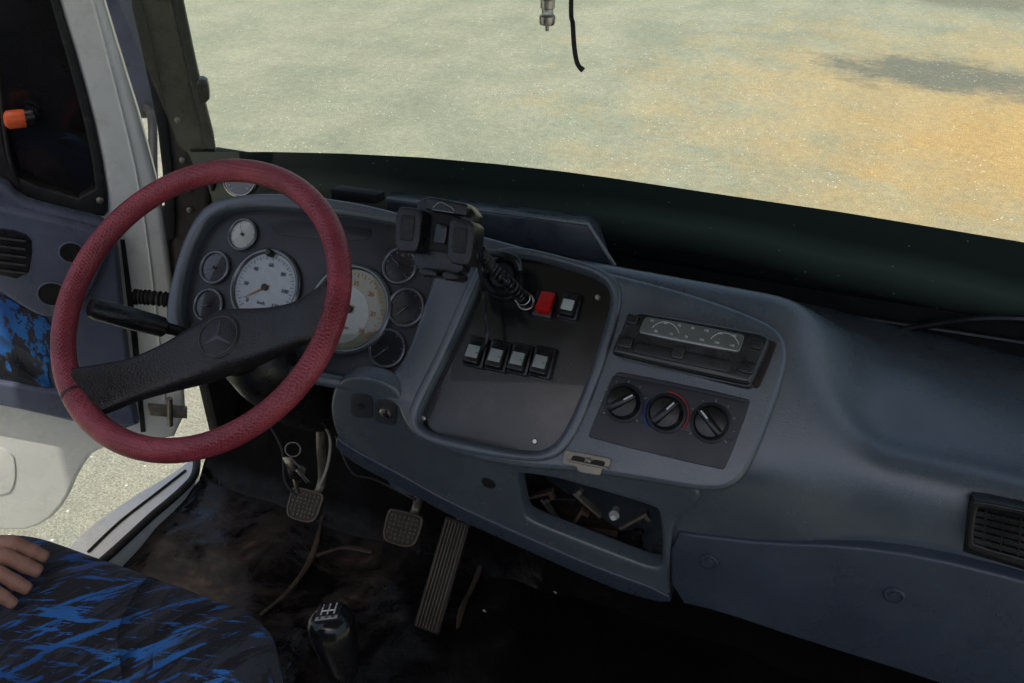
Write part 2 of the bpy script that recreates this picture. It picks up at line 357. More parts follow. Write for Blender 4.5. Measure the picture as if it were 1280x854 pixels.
def box(name,c,ax,size,mat,bevel=.003,seg=2):
    ux,uy,uz=[V(a).normalized() for a in ax]; bm=bmesh.new(); bmesh.ops.create_cube(bm,size=1)
    sc=Matrix.Diagonal((size[0],size[1],size[2],1)); bmesh.ops.transform(bm,matrix=sc,verts=bm.verts[:])
    if bevel: bmesh.ops.bevel(bm,geom=bm.edges[:],offset=bevel,segments=seg,affect='EDGES',profile=.5)
    rt=Matrix((ux,uy,uz)).transposed().to_4x4(); rt.translation=V(c); bmesh.ops.transform(bm,matrix=rt,verts=bm.verts[:])
    bmesh.ops.recalc_face_normals(bm,faces=bm.faces[:])
    me=bpy.data.meshes.new(name); bm.to_mesh(me); bm.free(); me.materials.append(mat); fin(me)
    o=bpy.data.objects.new(name,me); COL.objects.link(o); return o
AX=[(1,0,0),(0,1,0),(0,0,1)]
def text(s,c,u,v,size,mat,ext=.0003):
    cu=bpy.data.curves.new('text','FONT'); cu.body=s; cu.size=size; cu.extrude=ext; cu.align_x='CENTER'; cu.align_y='CENTER'; cu.resolution_u=2
    ob=bpy.data.objects.new('text',cu); COL.objects.link(ob); bpy.context.view_layer.update(); me=evalmesh(ob,'text'); bpy.data.objects.remove(ob)
    u=V(u).normalized(); v=V(v).normalized(); n=u.cross(v)
    mt=Matrix((u,v,n)).transposed().to_4x4(); mt.translation=V(c); me.transform(mt); me.materials.clear(); me.materials.append(mat)
    for p in me.polygons: p.material_index=0
    o=bpy.data.objects.new('text',me); COL.objects.link(o); return o
def thing(name,loc,label,cat):
    e=bpy.data.objects.new(name,None); e.location=loc; e.empty_display_size=.05; COL.objects.link(e)
    e['label']=label; e['category']=cat; return e
def add(ob,par,name=None,label=None):
    if name: ob.name=name
    if label: ob['label']=label
    bpy.context.view_layer.update()
    ob.parent=par; ob.matrix_parent_inverse=par.matrix_world.inverted(); return ob
def single(ob,name,label,cat):
    ob.name=name; ob['label']=label; ob['category']=cat; return ob

# ================================================================ GROUND
g=mk('ground',[(-300,-300,-1),(300,-300,-1),(300,300,-1),(-300,300,-1)],[[0,1,2,3]],groundm); g['kind']='structure'
g['label']='sandy light grey gravel yard with orange sand patches'

# ================================================================ CAB SHELL
cab=thing('truck_cab',(-.25,.4,0),'white truck cab shell with windscreen, pillar and dirty black floor','truck')
def Yg(x,z): return 1.42-.18*(x+.25)**2-.25*(z-.7)
def ghit(x,y,off=0):
    d=D(x,y); t=1.5
    for _ in range(30):
        p=C+d*t; t=t+( (Yg(p.x,p.z)-off)-p.y)/d.y*.8
    return C+d*t
xs=[-1.17+i*(2.15/24) for i in range(25)]; zs=[.62+i*.1 for i in range(12)]
vs=[V((x,Yg(x,z),z)) for z in zs for x in xs]; fs=[[j*25+i,j*25+i+1,(j+1)*25+i+1,(j+1)*25+i] for j in range(11) for i in range(24)]
wind=add(mk('windscreen',vs,fs,glassm),cab)
def strip(name,top,bot_z,off,mat):
    tp=[]
    for i in range(len(top)-1):
        for j in range(6):
            t=j/6; tp.append((top[i][0]*(1-t)+top[i+1][0]*t,top[i][1]*(1-t)+top[i+1][1]*t))
    tp.append(top[-1]); P=[ghit(x,y,off) for x,y in tp]; vs=[];fs=[]
    rows=5
    for r in range(rows+1):
        for p in P:
            z=p.z*(1-r/rows)+bot_z*r/rows; vs.append(V((p.x,Yg(p.x,z)-off,z)))
    k=len(P)
    for r in range(rows):
        for i in range(k-1): fs.append([r*k+i,r*k+i+1,(r+1)*k+i+1,(r+1)*k+i])
    return mk(name,vs,fs,mat)
add(strip('lower_dark_band',[(235,190),(265,190),(340,190),(430,192),(530,197),(620,205),(700,214),(760,222),(900,243),(1050,265),(1160,283),(1280,303),(1450,335),(1700,390)],.58,.006,bandm),wind)  # opaque dark green strip inside the glass, palest partway up
add(strip('lower_seal',[(480,262),(620,290),(765,318),(900,342),(1050,368),(1160,385),(1280,405),(1450,438),(1700,490)],.57,.012,blackm),wind)
add(sweep('wiper_blade',smoothpath([ghit(x,y,.022) for x,y in [(905,366),(1000,384),(1120,404),(1200,416),(1290,430),(1420,452)]]),.005,black,8),wind)
add(sweep('wiper_arm',smoothpath([ghit(x,y,.028) for x,y in [(1130,412),(1180,404),(1240,398),(1320,402),(1420,420)]]),.006,black,8),wind)
# A pillar
PP=Plane((-1.15,1.25,.8),(.6,-.8,0))
pil=join('a_pillar',[plate('p',[(140,-140),(152,-60),(165,0),(188,90),(206,180),(212,250),(210,420),(262,420),(264,230),(266,195),(245,110),(222,0),(205,-60),(190,-140)],PP,0,.06,.016,pillarm,1),
  plate('p2',[(186,-140),(213,-10),(238,105),(258,190),(262,240),(270,240),(272,192),(250,105),(226,-10),(200,-140)],PP,.008,.03,.004,rubber,1),
  plate('p3',[(158,-20),(172,-20),(196,80),(214,180),(222,300),(208,300),(201,182),(183,90)],PP,.01,.03,.004,rubber,1)])
add(pil,cab)
add(plate('pillar_clip',[(243,100),(258,100),(262,112),(262,128),(246,130)],PP,.03,.03,.004,black,1),cab)
for (x,y) in [(237,262),(222,150),(228,200),(236,236)]:
    add(lathe('pillar_screw',PP.hit(x,y,.002),PP.n,[(.006,0),(.006,.003),(.003,.005)],steel,16),cab)
# floor
nx,ny=150,130; vs=[];fs=[]
for j in range(ny):
    for i in range(nx):
        x=-1.27+i*(2.2/(nx-1)); y=-.2+j*(1.65/(ny-1))
        z=max(0,(y-1.18))*1.3
        q=noise.noise(V((x*3.2,y*3.2,1)))*.024-abs(noise.noise(V((x*5,y*3,5))))*.030+noise.noise(V((x*12,y*12,3)))*.005-abs(noise.noise(V((x*9,y*5,7))))*.009
        vs.append((x,y,z+q+.012))
for j in range(ny-1):
    for i in range(nx-1): fs.append([j*nx+i,j*nx+i+1,(j+1)*nx+i+1,(j+1)*nx+i])
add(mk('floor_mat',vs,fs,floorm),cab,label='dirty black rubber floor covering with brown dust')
def seam(px,z,r):
    P=[onZ(x,y,z) for x,y in px]; P=smoothpath(P); P=[p+V((0,0,noise.noise(p*9)*.008)) for p in P]; return sweep('mat_welt',P,[r*(.8+.5*noise.noise(p*14)) for p in P],weltm,8,flat=.6,upv=(0,0,1))
for a in [seam([(405,640),(392,690),(360,740),(325,770)],.006,.007),seam([(300,625),(262,650),(240,690),(228,725)],.006,.006),seam([(608,690),(592,730),(575,770),(566,854)],.004,.006),seam([(395,694),(430,684),(465,690)],.008,.006)]: add(a,cab)
add(box('firewall',(-.2,1.47,.35),AX,(2.2,.03,.75),blackm,.002),cab)
add(box('kick_panel',(-1.24,1.36,.33),AX,(.03,.26,.72),blackm,.004),cab)
add(box('cutaway_roof_panel',(-.2,.50,1.78),AX,(2.3,1.46,.05),headliner,.02),cab)  # unseen roof, cut short at the rear so sky light reaches the dash
add(box('rear_wall_light_block',(-.2,-.66,.50),AX,(2.3,.04,1.10),rearw,.01),cab)  # unseen low wall, added to block light from behind the cab
def zpoly(name,px,z,th,mat,bev=.004,it=1):
    fr=Plane((0,0,z),(0,.0001,1)); fr.u=V((1,0,0)); fr.v=V((0,1,0)); fr.n=V((0,0,1))
    l=[onZ(x,y,z) for x,y in px]; l=[V((p.x,p.y)) for p in l]
    return plate_local(name,[chaikin(l,it) if it else l],frame=fr,front=0,thick=th,bevel=bev,mat=mat)
add(zpoly('door_sill',[(238,572),(250,580),(238,606),(205,640),(165,676),(120,720),(60,760),(40,735),(95,668),(160,622),(215,590)],.035,.06,whitepaint,.01,1),cab)
add(sweep('door_seal',smoothpath([onZ(x,y,.045) for x,y in [(246,560),(244,592),(225,615),(190,645),(150,682),(90,735),(20,800)]]),.009,rubber,10),cab)
add(sweep('sill_strip',smoothpath([onZ(x,y,.038) for x,y in [(232,588),(195,617),(150,652),(110,690)]]),.003,rubber,8),cab)
for i,(x,y) in enumerate([(605,764),(694,741),(268,592)]):
    p=onZ(x,y,.02); a=i*1.3
    o=mk('s',[p+V((.005*math.cos(a+k*1.57+.3*k),.003*math.sin(a+k*1.57),.002*(k%2))) for k in range(4)],[[0,1,2,3]],palecap)
    single(o,'paper_scrap','tiny white paper scrap lying on the dirty floor mat','litter'); o['group']='paper scraps on the floor mat'

# ================================================================ DASHBOARD
dsh=thing('dashboard',(-.3,1.1,.38),'slate blue plastic truck dashboard with gauges, switch panel and heater controls','dashboard')
K1=[(1.34,.64),(1.24,.72),(1.12,.80),(1.075,.832),(1.045,.81),(1.015,.775),(.985,.738),(.918,.657),(.905,.63),(.915,.54),(.935,.405),(.97,.385),(1.3,.45)]
K2=[(1.34,.64),(1.27,.668),(1.18,.684),(1.09,.682),(1.02,.677),(.985,.686),(.958,.672),(.940,.63),(.928,.58),(.92,.54),(.93,.39),(.96,.365),(1.3,.45)]
cols=[-.66,-.58,-.45,-.3,-.2,-.14,-.10,-.06,-.03,.0,.03,.06,.09,.12,.15,.20,.27,.4,.6,.8,.95]
vs=[];fs=[]; nr=len(K1)
for x in cols:
    w=min(1,max(0,(x+.06)/.34)); w=w*w*(3-2*w)
    w2=min(1,max(0,(x+.05)/.17)); w2=w2*w2*(3-2*w2)
    for r in range(nr):
        wa=w*(1-r/4)+w2*(r/4) if r<4 else w2
        ww=wa if r<8 else min(1,max(0,(x+.1)/.2))
        y=K1[r][0]*(1-ww)+K2[r][0]*ww; z=K1[r][1]*(1-ww)+K2[r][1]*ww
        y0=Yg(x,.66)-.004
        if r==0: y=y0
        elif r<4: y=min(y,y0-.03*r)
        vs.append((x,y,z))
for c in range(len(cols)-1):
    for r in range(nr-1):
        if cols[c]<-.15 and 6<=r<=10: continue
        fs.append([c*nr+r,(c+1)*nr+r,(c+1)*nr+r+1,c*nr+r+1])
body=mk('dash_body',vs,fs,dash); sm=body.modifiers.new('s','SUBSURF'); sm.levels=3; sm.render_levels=3; bake(body); add(body,dsh)
outer=[(205,408),(207,370),(222,312),(240,272),(262,250),(300,242),(350,240),(420,248),(480,260),(560,283),(640,304),(700,322),(750,338),(800,350),(860,366),(925,388),(970,408),(986,434),(981,470),(957,540),(934,592),(912,612),(880,615),(800,601),(720,589),(650,585),(580,571),(520,549),(502,525),(494,500),(420,485),(330,470),(240,445)]
clus=[(222,402),(226,350),(241,300),(262,270),(300,257),(360,259),(480,276),(536,291),(548,312),(540,350),(522,400),(508,440),(492,466),(466,476),(420,468),(330,450),(240,428)]
swp=[(604,338),(622,322),(650,320),(700,331),(748,346),(764,366),(757,402),(727,490),(704,540),(684,562),(655,565),(560,547),(527,536),(522,520),(530,500),(560,440),(588,378)]
add(plate('fascia',[outer,clus,swp],S,0,.05,.008,dash),dsh)
hood=[(212,400),(214,370),(228,314),(246,276),(266,258),(300,250),(350,248),(420,256),(500,275),(560,292),(560,420),(500,470),(420,465),(330,452),(240,432)]
add(plate('cluster_hood',hood,S,-.030,.14,.01,dash2),dsh)
ringo=[(592,336),(612,312),(645,306),(702,319),(757,336),(779,360),(772,405),(741,496),(717,549),(694,575),(655,578),(560,562),(516,546),(508,524),(514,500),(545,440),(574,374)]
ringi=[(601,338),(620,320),(650,317),(701,329),(750,344),(767,366),(760,403),(730,491),(707,542),(686,565),(655,568),(560,550),(525,538),(519,520),(527,500),(557,440),(585,377)]
add(plate('panel_ring',[ringo,ringi],S,.005,.010,.0048,dash),dsh)

# cluster
cl=plate('gauge_cluster',[(215,408),(218,350),(235,295),(262,262),(300,250),(480,270),(545,285),(560,312),(545,400),(520,455),(496,480),(330,460),(230,435)],S,-.020,.008,.001,clusterm); add(cl,dsh)
add(plate('warning_lamp_strip',sharp([(338,273),(466,285),(462,301),(400,299),(340,293)],5),S,-.0190,.002,.0005,stripm,1),cl)
def arc_ticks(fr,c,r0,r1,a0,a1,n,wd,mat,off):
    vs=[];fs=[]
    for i in range(n):
        a=math.radians(a0+(a1-a0)*i/(n-1)); d=fr.u*math.cos(a)+fr.v*math.sin(a); e=-fr.u*math.sin(a)+fr.v*math.cos(a)
        k=len(vs); rr0=r0 if i%2==0 else (r0+r1)/2
        vs+=[c+d*rr0-e*wd+fr.n*off,c+d*r1-e*wd+fr.n*off,c+d*r1+e*wd+fr.n*off,c+d*rr0+e*wd+fr.n*off]; fs.append([k,k+1,k+2,k+3])
    return mk('t',vs,fs,mat)
def gauge(px,py,r,face,mark,needle,nums=None,label=None,fr=S,off=-.020,par=None,tsz=.008,sub=None,ring=bezel,inner=None,nmat=None):
    c=fr.hit(px,py,off); o=[]
    o.append(lathe('f',c,fr.n,[(r*.93,0),(r*.93,.003)],face,48))
    if inner: o.append(lathe('f',c-fr.u*r*.15-fr.v*r*.15,fr.n,[(r*.66,.0),(r*.66,.0033)],inner,48))
    o.append(torus('b',c+fr.n*.004,fr.n,r*.98,r*.05+.0013,ring,48,10))
    o.append(arc_ticks(fr,c,r*.74,r*.84,225,-45,11 if r<.04 else 41,r*.010 if r>.04 else r*.02,mark,.0036))
    a=math.radians(needle); d=fr.u*math.cos(a)+fr.v*math.sin(a)
    o.append(sweep('n',[c-d*r*.12+fr.n*.0055,c+d*r*.66+fr.n*.0055],[r*.025,r*.010],nmat or greymark,6))
    o.append(lathe('h',c,fr.n,[(r*.09,.003),(r*.09,.007),(r*.06,.0075)],black,20))
    if nums:
        for i,t in enumerate(nums):
            a=math.radians(225-270*i/(len(nums)-1)); p=c+(fr.u*math.cos(a)+fr.v*math.sin(a))*r*.60+fr.n*.004
            o.append(text(t,p,fr.u,fr.v,tsz,mark))
    if sub: o.append(text(sub,c-fr.v*r*.42+fr.n*.004,fr.u,fr.v,tsz*.8,mark))
    g=join('gauge',o); add(g,par or cl,label=label); return g
darkmark=M('dial_print',(.08,.10,.13),.5)
gauge(305,294,.0250,dialwhite,darkmark,120,None,'round white faced air gauge',nmat=darkmark)
gauge(270,335,.0258,dialdark,dimmark,200)
gauge(262,382,.0258,dialdark,dimmark,200)
gauge(333,360,.060,diallight,darkmark,215,['0','20','40','60','80','100','120'],'large speedometer with pale blue face',tsz=.009,sub='km/h',nmat=dialor)
gauge(438,387,.067,dialgrey,dialor,220,['0','5','10','15','20','25','30'],'large rev counter with pale face and orange numerals',tsz=.010,sub='rpm',inner=dialinner,nmat=dialor)
gauge(501,333,.0268,dialdark,greymark,150,['0','1/2','1'],tsz=.005)
gauge(509,385,.0285,dialdark,dimmark,230)
gauge(485,436,.0285,dialdark,dimmark,230)
c=S.hit(341,318,-.02); add(lathe('reset_knob',c,S.n,[(.006,0),(.006,.012),(.004,.015)],black,16),cl)

# switch panel
sp=plate('switch_panel',[(596,345),(615,315),(650,312),(700,324),(755,340),(772,366),(762,402),(735,495),(710,545),(688,570),(655,573),(540,555),(512,540),(515,505),(550,436),(578,378)],S,-.014,.006,.001,gloss); add(sp,dsh)
def rocker(px,py,face,w=.026,h=.036):
    c=S.hit(px,py,-.012)
    o=[box('a',c+S.n*.004,[S.u,S.v,S.n],(w,h,.012),black,.002)]
    n2=(S.n+S.v*.28).normalized(); v2=(S.v-S.n*.28).normalized()
    o.append(box('b',c+S.n*.013-S.v*.001,[S.u,v2,n2],(w*.80,h*.84,.014),black,.003))
    o.append(box('c',c+S.n*.0208-S.v*(h*.02),[S.u,v2,n2],(w*.58,h*.42,.0025),face,.0008))
    return o
for (x,y) in [(597,441),(625,446),(652,450),(680,454)]:
    sw=join('rocker_switch',rocker(x,y,greyface,.031,.044)+[text('o',S.hit(x-1,y,.0105),S.u,S.v,.007,black)]); add(sw,sp)
sw=join('rocker_switch',[box('a',S.hit(681,381,-.010),[S.u,S.v,S.n],(.028,.038,.010),black,.002),box('b',S.hit(682,379,.0),[S.u,(S.v-S.n*.45).normalized(),(S.n+S.v*.45).normalized()],(.021,.032,.014),redm,.003)]); add(sw,sp,label='red rocker switch')
sw=join('rocker_switch',rocker(714,384,palecap,.028,.038)); add(sw,sp,label='black rocker switch with pale cap')
for (x,y) in [(529,523),(669,552),(747,372),(628,326)]:
    add(lathe('screw',S.hit(x,y,-.014),S.n,[(.0042,0),(.0042,.0015),(.003,.0028)],chrome,16),sp)
vt=join('round_socket',[lathe('v',S.hit(630,346,-.014),S.n,[(.031,0),(.031,.008),(.028,.012),(.022,.012),(.021,.006)],black,40),lathe('v2',S.hit(630,346,-.014),S.n,[(.019,.006),(.017,.012),(.012,.013)],rubber,32)]); add(vt,sp)

# heater panel
hp=plate('heater_panel',sharp([(770,463),(940,499),(906,589),(733,547)],5),S,.0025,.006,.0012,clusterm,1); add(hp,dsh)
hdark=M('heater_dark',(.030,.032,.037),.4)
add(plate('panel_line',sharp([(766,468),(936,503),(918,552),(746,518)],4),S,.0038,.003,.0008,hdark,1),hp)
for k,(x,y) in enumerate([(780,504),(833,517),(889,529)]):
    c=S.hit(x,y,.003); o=[lathe('k',c,S.n,[(.0265,0),(.0265,.002),(.025,.003)],hdark,40)]
    o.append(lathe('k',c,S.n,[(.0225,.002),(.0215,.014),(.0185,.018),(.012,.019)],knobm,40))
    a=math.radians([40,55,140][k]); d=S.u*math.cos(a)+S.v*math.sin(a); e=S.n.cross(d)
    o.append(box('k',c+S.n*.020,[d,e,S.n],(.041,.010,.013),knobm,.003))
    o.append(box('k',c+S.n*.0269+d*.011,[d,e,S.n],(.013,.0022,.0012),white,.0003))
    if k==1:
        o.append(torus('r',c+S.n*.003,S.n,.0285,.0014,redarc,24,6,math.radians(-30),math.radians(100)))
        o.append(torus('r',c+S.n*.003,S.n,.0285,.0014,bluem,20,6,math.radians(150),math.radians(230)))
    else: o.append(arc_ticks(S,c,.0275,.031,220,-40,9,.0006,greymark,.002))
    add(join('control_knob',o),hp)

palem=M('bracket_pale',(.33,.30,.24),.45,dust=.6,metal=.3,var=.3,vs=40)
br=join('metal_bracket',[plate('m',sharp([(706,562),(764,573),(761,584),(752,586),(750,595),(722,590),(721,583),(702,580)],2),S,.005,.006,.0012,palem,1),
  plate('m',sharp([(716,569),(732,572),(729,579),(713,576)],2),S,.0065,.003,.0005,gapm,1),plate('m',sharp([(741,574),(757,577),(754,584),(738,581)],2),S,.0065,.003,.0005,gapm,1),plate('m',sharp([(710,574),(760,584),(759,587),(709,577)],1),S,.010,.006,.001,steel,1),lathe('m',S.hit(736,576,.006),S.n,[(.004,0),(.004,.005),(.002,.006)],steel,12)]); add(br,dsh)

# lower band
lower=[(412,520),(414,488),(428,472),(456,471),(488,482),(503,500),(508,528),(530,552),(600,570),(700,580),(800,590),(860,600),(880,625),(845,650),(838,672),(838,720),(836,753),(826,752),(790,738),(740,718),(660,682),(560,637),(500,602),(450,577),(424,556)]
tray=sharp([(644,591),(700,600),(824,636),(830,711),(812,711),(742,684),(656,650)],6)
add(plate('lower_panel',[lower,tray],L,0,.03,.006,dash),dsh)
add(plate('lower_trim_edge',[(420,545),(428,556),(500,594),(560,628),(660,673),(740,708),(836,743),(838,757),(785,744),(740,726),(660,690),(560,645),(500,610),(450,585),(418,562)],L,.004,.03,.004,dash2,1),dsh)
q=[L.hit(x,y,-.028) for x,y in [(638,582),(832,630),(838,722),(646,660)]]
qb=[p+V((0,.16,.01)) for p in q]
add(mk('storage_bin',q+qb,[[0,1,5,4],[1,2,6,5],[2,3,7,6],[3,0,4,7],[4,5,6,7]],gapm),dsh)
def bit(nm,lab,objs):
    single(join(nm,objs),nm,lab,'scrap part')
for i,(x,y,a) in enumerate([(672,618,.5),(690,640,2.3),(700,622,.2),(720,650,1.2),(792,650,.8),(800,680,2.0),(750,665,.1),(735,630,2.6),(780,668,.4)]):
    p=L.hit(x,y,-.05-.01*(i%3)); d=V((math.cos(a),.1,math.sin(a))).normalized(); e=V((0,1,0)).cross(d).normalized(); f=d.cross(e)
    nm=['loose_bracket','steel_strip','black_strap'][i%3]
    bit(nm,['brown bracket lying in the open dashboard bin','bare steel strip lying in the open dashboard bin','black strap lying in the open dashboard bin'][i%3],[box('b',p,[d,e,f],(.055,.005,.012),[brown,steel,blackm][i%3],.001),box('b',p+d*.022+e*.006,[d,e,f],(.007,.014,.010),[brown,steel,blackm][i%3],.001)])
bit('bulb_holder','white plastic bulb holder in the open dashboard bin',[lathe('b',L.hit(768,643,-.05),(0.1,-.9,.3),[(.005,-.02),(.006,0),(.008,.004),(.004,.014)],white,16)])
for i,(x,y) in enumerate([(452,508),(482,516)]):
    o=[plate('k',sharp([(x-14,y-16),(x+13,y-13),(x+14,y+16),(x-14,y+13)],4),L,.002,.003,.0008,clusterm,1)]
    if i:
        o.append(lathe('k',L.hit(x+1,y,.002),L.n,[(.010,0),(.010,.003),(.007,.0045)],chrome,24)); o.append(box('k',L.hit(x+1,y,.0065),AX,(.002,.003,.008),black,0))
    else: o.append(lathe('k',L.hit(x,y,.002),L.n,[(.005,0),(.005,.002)],rubber,16))
    add(join('socket_plate',o),dsh)
add(lathe('plug_hole',L.hit(611,603,-.001),L.n,[(.011,0),(.011,.002),(.007,.0025)],rubber,24),dsh)
gb=plate('glove_box',[(838,666),(880,671),(960,680),(1060,683),(1160,697),(1280,727),(1500,790),(1500,960),(1280,893),(1160,850),(1000,800),(900,766),(839,752)],GP,0,.04,.005,dash2,1); add(gb,dsh)
for x,y in [(1118,743),(887,701)]:
    r=.013
    add(join('glove_box_latch',[lathe('l',GP.hit(x,y,0),GP.n,[(r,0),(r,.003),(r*.8,.004),(r*.75,.002)],dash2,28),lathe('l',GP.hit(x,y,0),GP.n,[(r*.45,.0025),(r*.4,.004)],dash2,16)]),gb)
VPn=Plane((.3,.93,.62),(0,-.985,.17))
ven=[plate('v',[sharp([(1214,624),(1300,642),(1420,668),(1420,755),(1300,716),(1206,688)],6),sharp([(1222,634),(1300,650),(1410,676),(1410,742),(1300,704),(1216,681)],4)],VPn,.007,.025,.003,black,1),plate('v',[(1212,622),(1420,668),(1420,755),(1204,690)],VPn,-.004,.006,.001,darkhole,0)]
for i in range(6):
    a=VPn.hit(1216,640+i*8.5,.004); b=VPn.hit(1412,684+i*11,.004); ven.append(sweep('v',[a,b],.0018,black,6,flat=2.2,upv=(0,-.6,-.5)))
for i in range(8):
    a=VPn.hit(1232+i*22,638+i*5,.004); b=VPn.hit(1228+i*22,687+i*7,.004); ven.append(sweep('v',[a,b],.0016,black,6))
add(join('air_vent',ven),dsh)

# radio
rad=thing('car_radio',S.hit(865,435,0),'black cassette car radio with tuning scale','radio')
add(plate('radio_body',sharp([(783,396),(797,391),(958,420),(969,430),(948,480),(935,487),(766,444)],3),S,.014,.038,.003,radbody,1),rad)
add(plate('mounting_gap',sharp([(956,424),(972,428),(949,484),(940,484)],3),S,.0155,.014,.001,gapm,1),rad)
add(plate('radio_face',sharp([(788,393),(800,389),(952,416),(964,424),(955,446),(941,478),(934,482),(766,444),(764,438),(775,415)],4),S,.045,.042,.006,radbody,1),rad)
add(plate('tuning_window',sharp([(806,395),(932,418),(924,442),(797,417)],4),S,.0475,.004,.0012,radglass,1),rad)
o=[]
for i,t in enumerate(['54','60','70','80','100','130','160']):
    o.append(text(t,S.hit(815+i*17,401+i*3.1,.0483),S.u,S.v,.0042,white))
for i,t in enumerate(['88','92','96','100','104','108']):
    o.append(text(t,S.hit(820+i*19,414+i*3.6,.0483),S.u,S.v,.0042,white))
for cx in (830,904):
    cc=S.hit(cx,421+(cx-830)*.19,.0482)
    o.append(torus('a',cc,S.n,.019,.0004,white,24,5,math.radians(25),math.radians(155)))
add(join('tuning_scale',o),rad)
for x,y in [(790,399),(946,430)]:
    add(plate('radio_button',sharp([(x-6,y-8),(x+8,y-5),(x+5,y+8),(x-9,y+5)],2),S,.053,.012,.002,black,1),rad)
for x,y in [(779,426),(932,458)]:
    add(plate('radio_button',sharp([(x-6,y-8),(x+13,y-4),(x+9,y+11),(x-10,y+7)],2),S,.051,.010,.002,black,1),rad)
add(plate('cassette_door',sharp([(795,426),(917,451),(911,467),(790,441)],3),S,.0465,.004,.001,black,1),rad)
add(plate('radio_button',sharp([(842,431),(857,434),(853,450),(838,447)],2),S,.051,.008,.0015,radbody,1),rad)

# ================================================================ storage tray on dash top
def prism(name,front,back,mat,bev=.004):
    bm=bmesh.new(); a=[bm.verts.new(p) for p in front]; b=[bm.verts.new(p) for p in back]; n=len(a)
    bm.faces.new(a); bm.faces.new(b[::-1])
    for i in range(n): bm.faces.new([a[i],b[i],b[(i+1)%n],a[(i+1)%n]])
    bmesh.ops.recalc_face_normals(bm,faces=bm.faces[:])
    if bev: bmesh.ops.bevel(bm,geom=bm.edges[:],offset=bev,segments=2,affect='EDGES',profile=.5)
    me=bpy.data.meshes.new(name); bm.to_mesh(me); bm.free(); me.materials.append(mat); fin(me)
    o=bpy.data.objects.new(name,me); COL.objects.link(o); return o
traym=M('tray_navy',(.045,.055,.072),.32,var=.25,vs=20,dust=.25)
fr=[onY(x,y,1.13) for x,y in [(484,250),(735,282),(768,334),(600,300),(482,266)]]
bk=[onY(x,y,1.30) for x,y in [(487,238),(737,269),(750,280),(600,262),(487,245)]]
tr=thing('dash_tray',(-.35,1.2,.83),'dark blue plastic storage tray lying on dashboard top','tray')
add(prism('tray_shell',fr,bk,traym,.004),tr)
add(sweep('tray_rim',[onY(x,y,1.125) for x,y in [(484,248),(560,257),(735,280),(768,332)]],.0035,dash,8),tr)
bxp=[onY(x,y,1.12) for x,y in [(412,236),(470,244),(470,256),(414,250)]]
single(prism('dash_box',bxp,[p+V((0,.03,-.004)) for p in bxp],blackm,.003),'small_black_box','small black plastic box on the dashboard top','box')
dl=Plane(at(300,226,1.62),(.35,-.85,.45))
dg=thing('auxiliary_gauge',at(300,240,1.62),'small round silver rimmed gauge standing on dashboard top','gauge')
c=dl.P0
add(lathe('gauge_case',c,dl.n,[(.024,-.03),(.030,-.02),(.031,.004),(.028,.006),(.027,.003)],chrome,40),dg)
add(join('gauge_dial',[lathe('d',c,dl.n,[(.026,.0),(.026,.0036)],dialdark,40),arc_ticks(dl,c,.017,.022,225,-45,13,.0007,white,.0045),sweep('d',[c+dl.n*.005,c+dl.n*.005+dl.u*.012+dl.v*.012],[.0012,.0005],white,6)]),dg)
add(sweep('gauge_stem',[c-dl.n*.01,c-dl.n*.01-V((0,0,.09))],.006,black,10),dg)

# ================================================================ STEERING WHEEL
TL=math.radians(38)
WC=V((-.800,.818,.793)); Wn=V((0,-math.sin(TL),math.cos(TL))).normalized(); WP=Plane(WC,Wn); WP.u=V((1,0,0)); WP.v=Wn.cross(WP.u)
whl=thing('steering_wheel',WC-Wn*.1,'large two spoke steering wheel with maroon perforated leather rim cover','steering wheel')
RM=.2105
add(torus('rim',WC,Wn,RM,.0168,rimm,160,24),whl)
pts=[]
for i in range(160):
    a=2*math.pi*i/160; pts.append(WC+(WP.u*math.cos(a)+WP.v*math.sin(a))*(RM-.0162)+Wn*(-.003+.0006*math.sin(a*40)))
pts.append(pts[0]); add(sweep('cover_stitching',pts,.0013,M('dark_stitch',(.14,.02,.03),.6),6,cap=False),whl)
A=V(WP.loc(103,490)); B=V(WP.loc(402,385))
aA=math.atan2(A.y,A.x); aB=math.atan2(B.y,B.x)
add(torus('cover_seam',WC,Wn,RM,.0172,M('seam_dark',(.05,.015,.02),.5,bump=.5,bs=200),6,24,aA-.035,aA-.012),whl)
pa=V((math.cos(aA),math.sin(aA)))*(RM-.004); pb=V((math.cos(aB),math.sin(aB)))*(RM-.004)
hubc=V(WP.loc(273,420,-.030))
vs=[];fs=[]; N=48; SG=28
for i in range(N+1):
    t=i/N
    if t<.5: s=t*2; p2=pa.lerp(hubc,s)
    else: s=(1-t)*2; p2=pb.lerp(hubc,s)
    gz=math.exp(-((t-.5)/.20)**2)
    dep=-.052*(1-(1-s)**2.0)
    wd=.031+.016*gz+.010*max(0,1-s*3.0)
    th=.012+.010*gz
    dr=(pb-pa).normalized(); pr=V((-dr.y,dr.x))
    c3=WP.w(p2.x,p2.y,dep); uu=(WP.u*pr.x+WP.v*pr.y)
    for k in range(SG):
        a=2*math.pi*k/SG; ca,sa=math.cos(a),math.sin(a)
        ex=.5; x=math.copysign(abs(ca)**ex,ca)*wd; y=math.copysign(abs(sa)**ex,sa)*th
        vs.append(c3+uu*x+Wn*y)
for i in range(N):
    for k in range(SG): fs.append([i*SG+k,i*SG+(k+1)%SG,(i+1)*SG+(k+1)%SG,(i+1)*SG+k])
fs.append(list(range(SG))); fs.append([N*SG+k for k in range(SG)])
spk=mk('spoke',vs,fs,spokem); spk.data.shade_smooth(); add(spk,whl)
HC=WP.w(hubc.x,hubc.y,-.052+.0215)
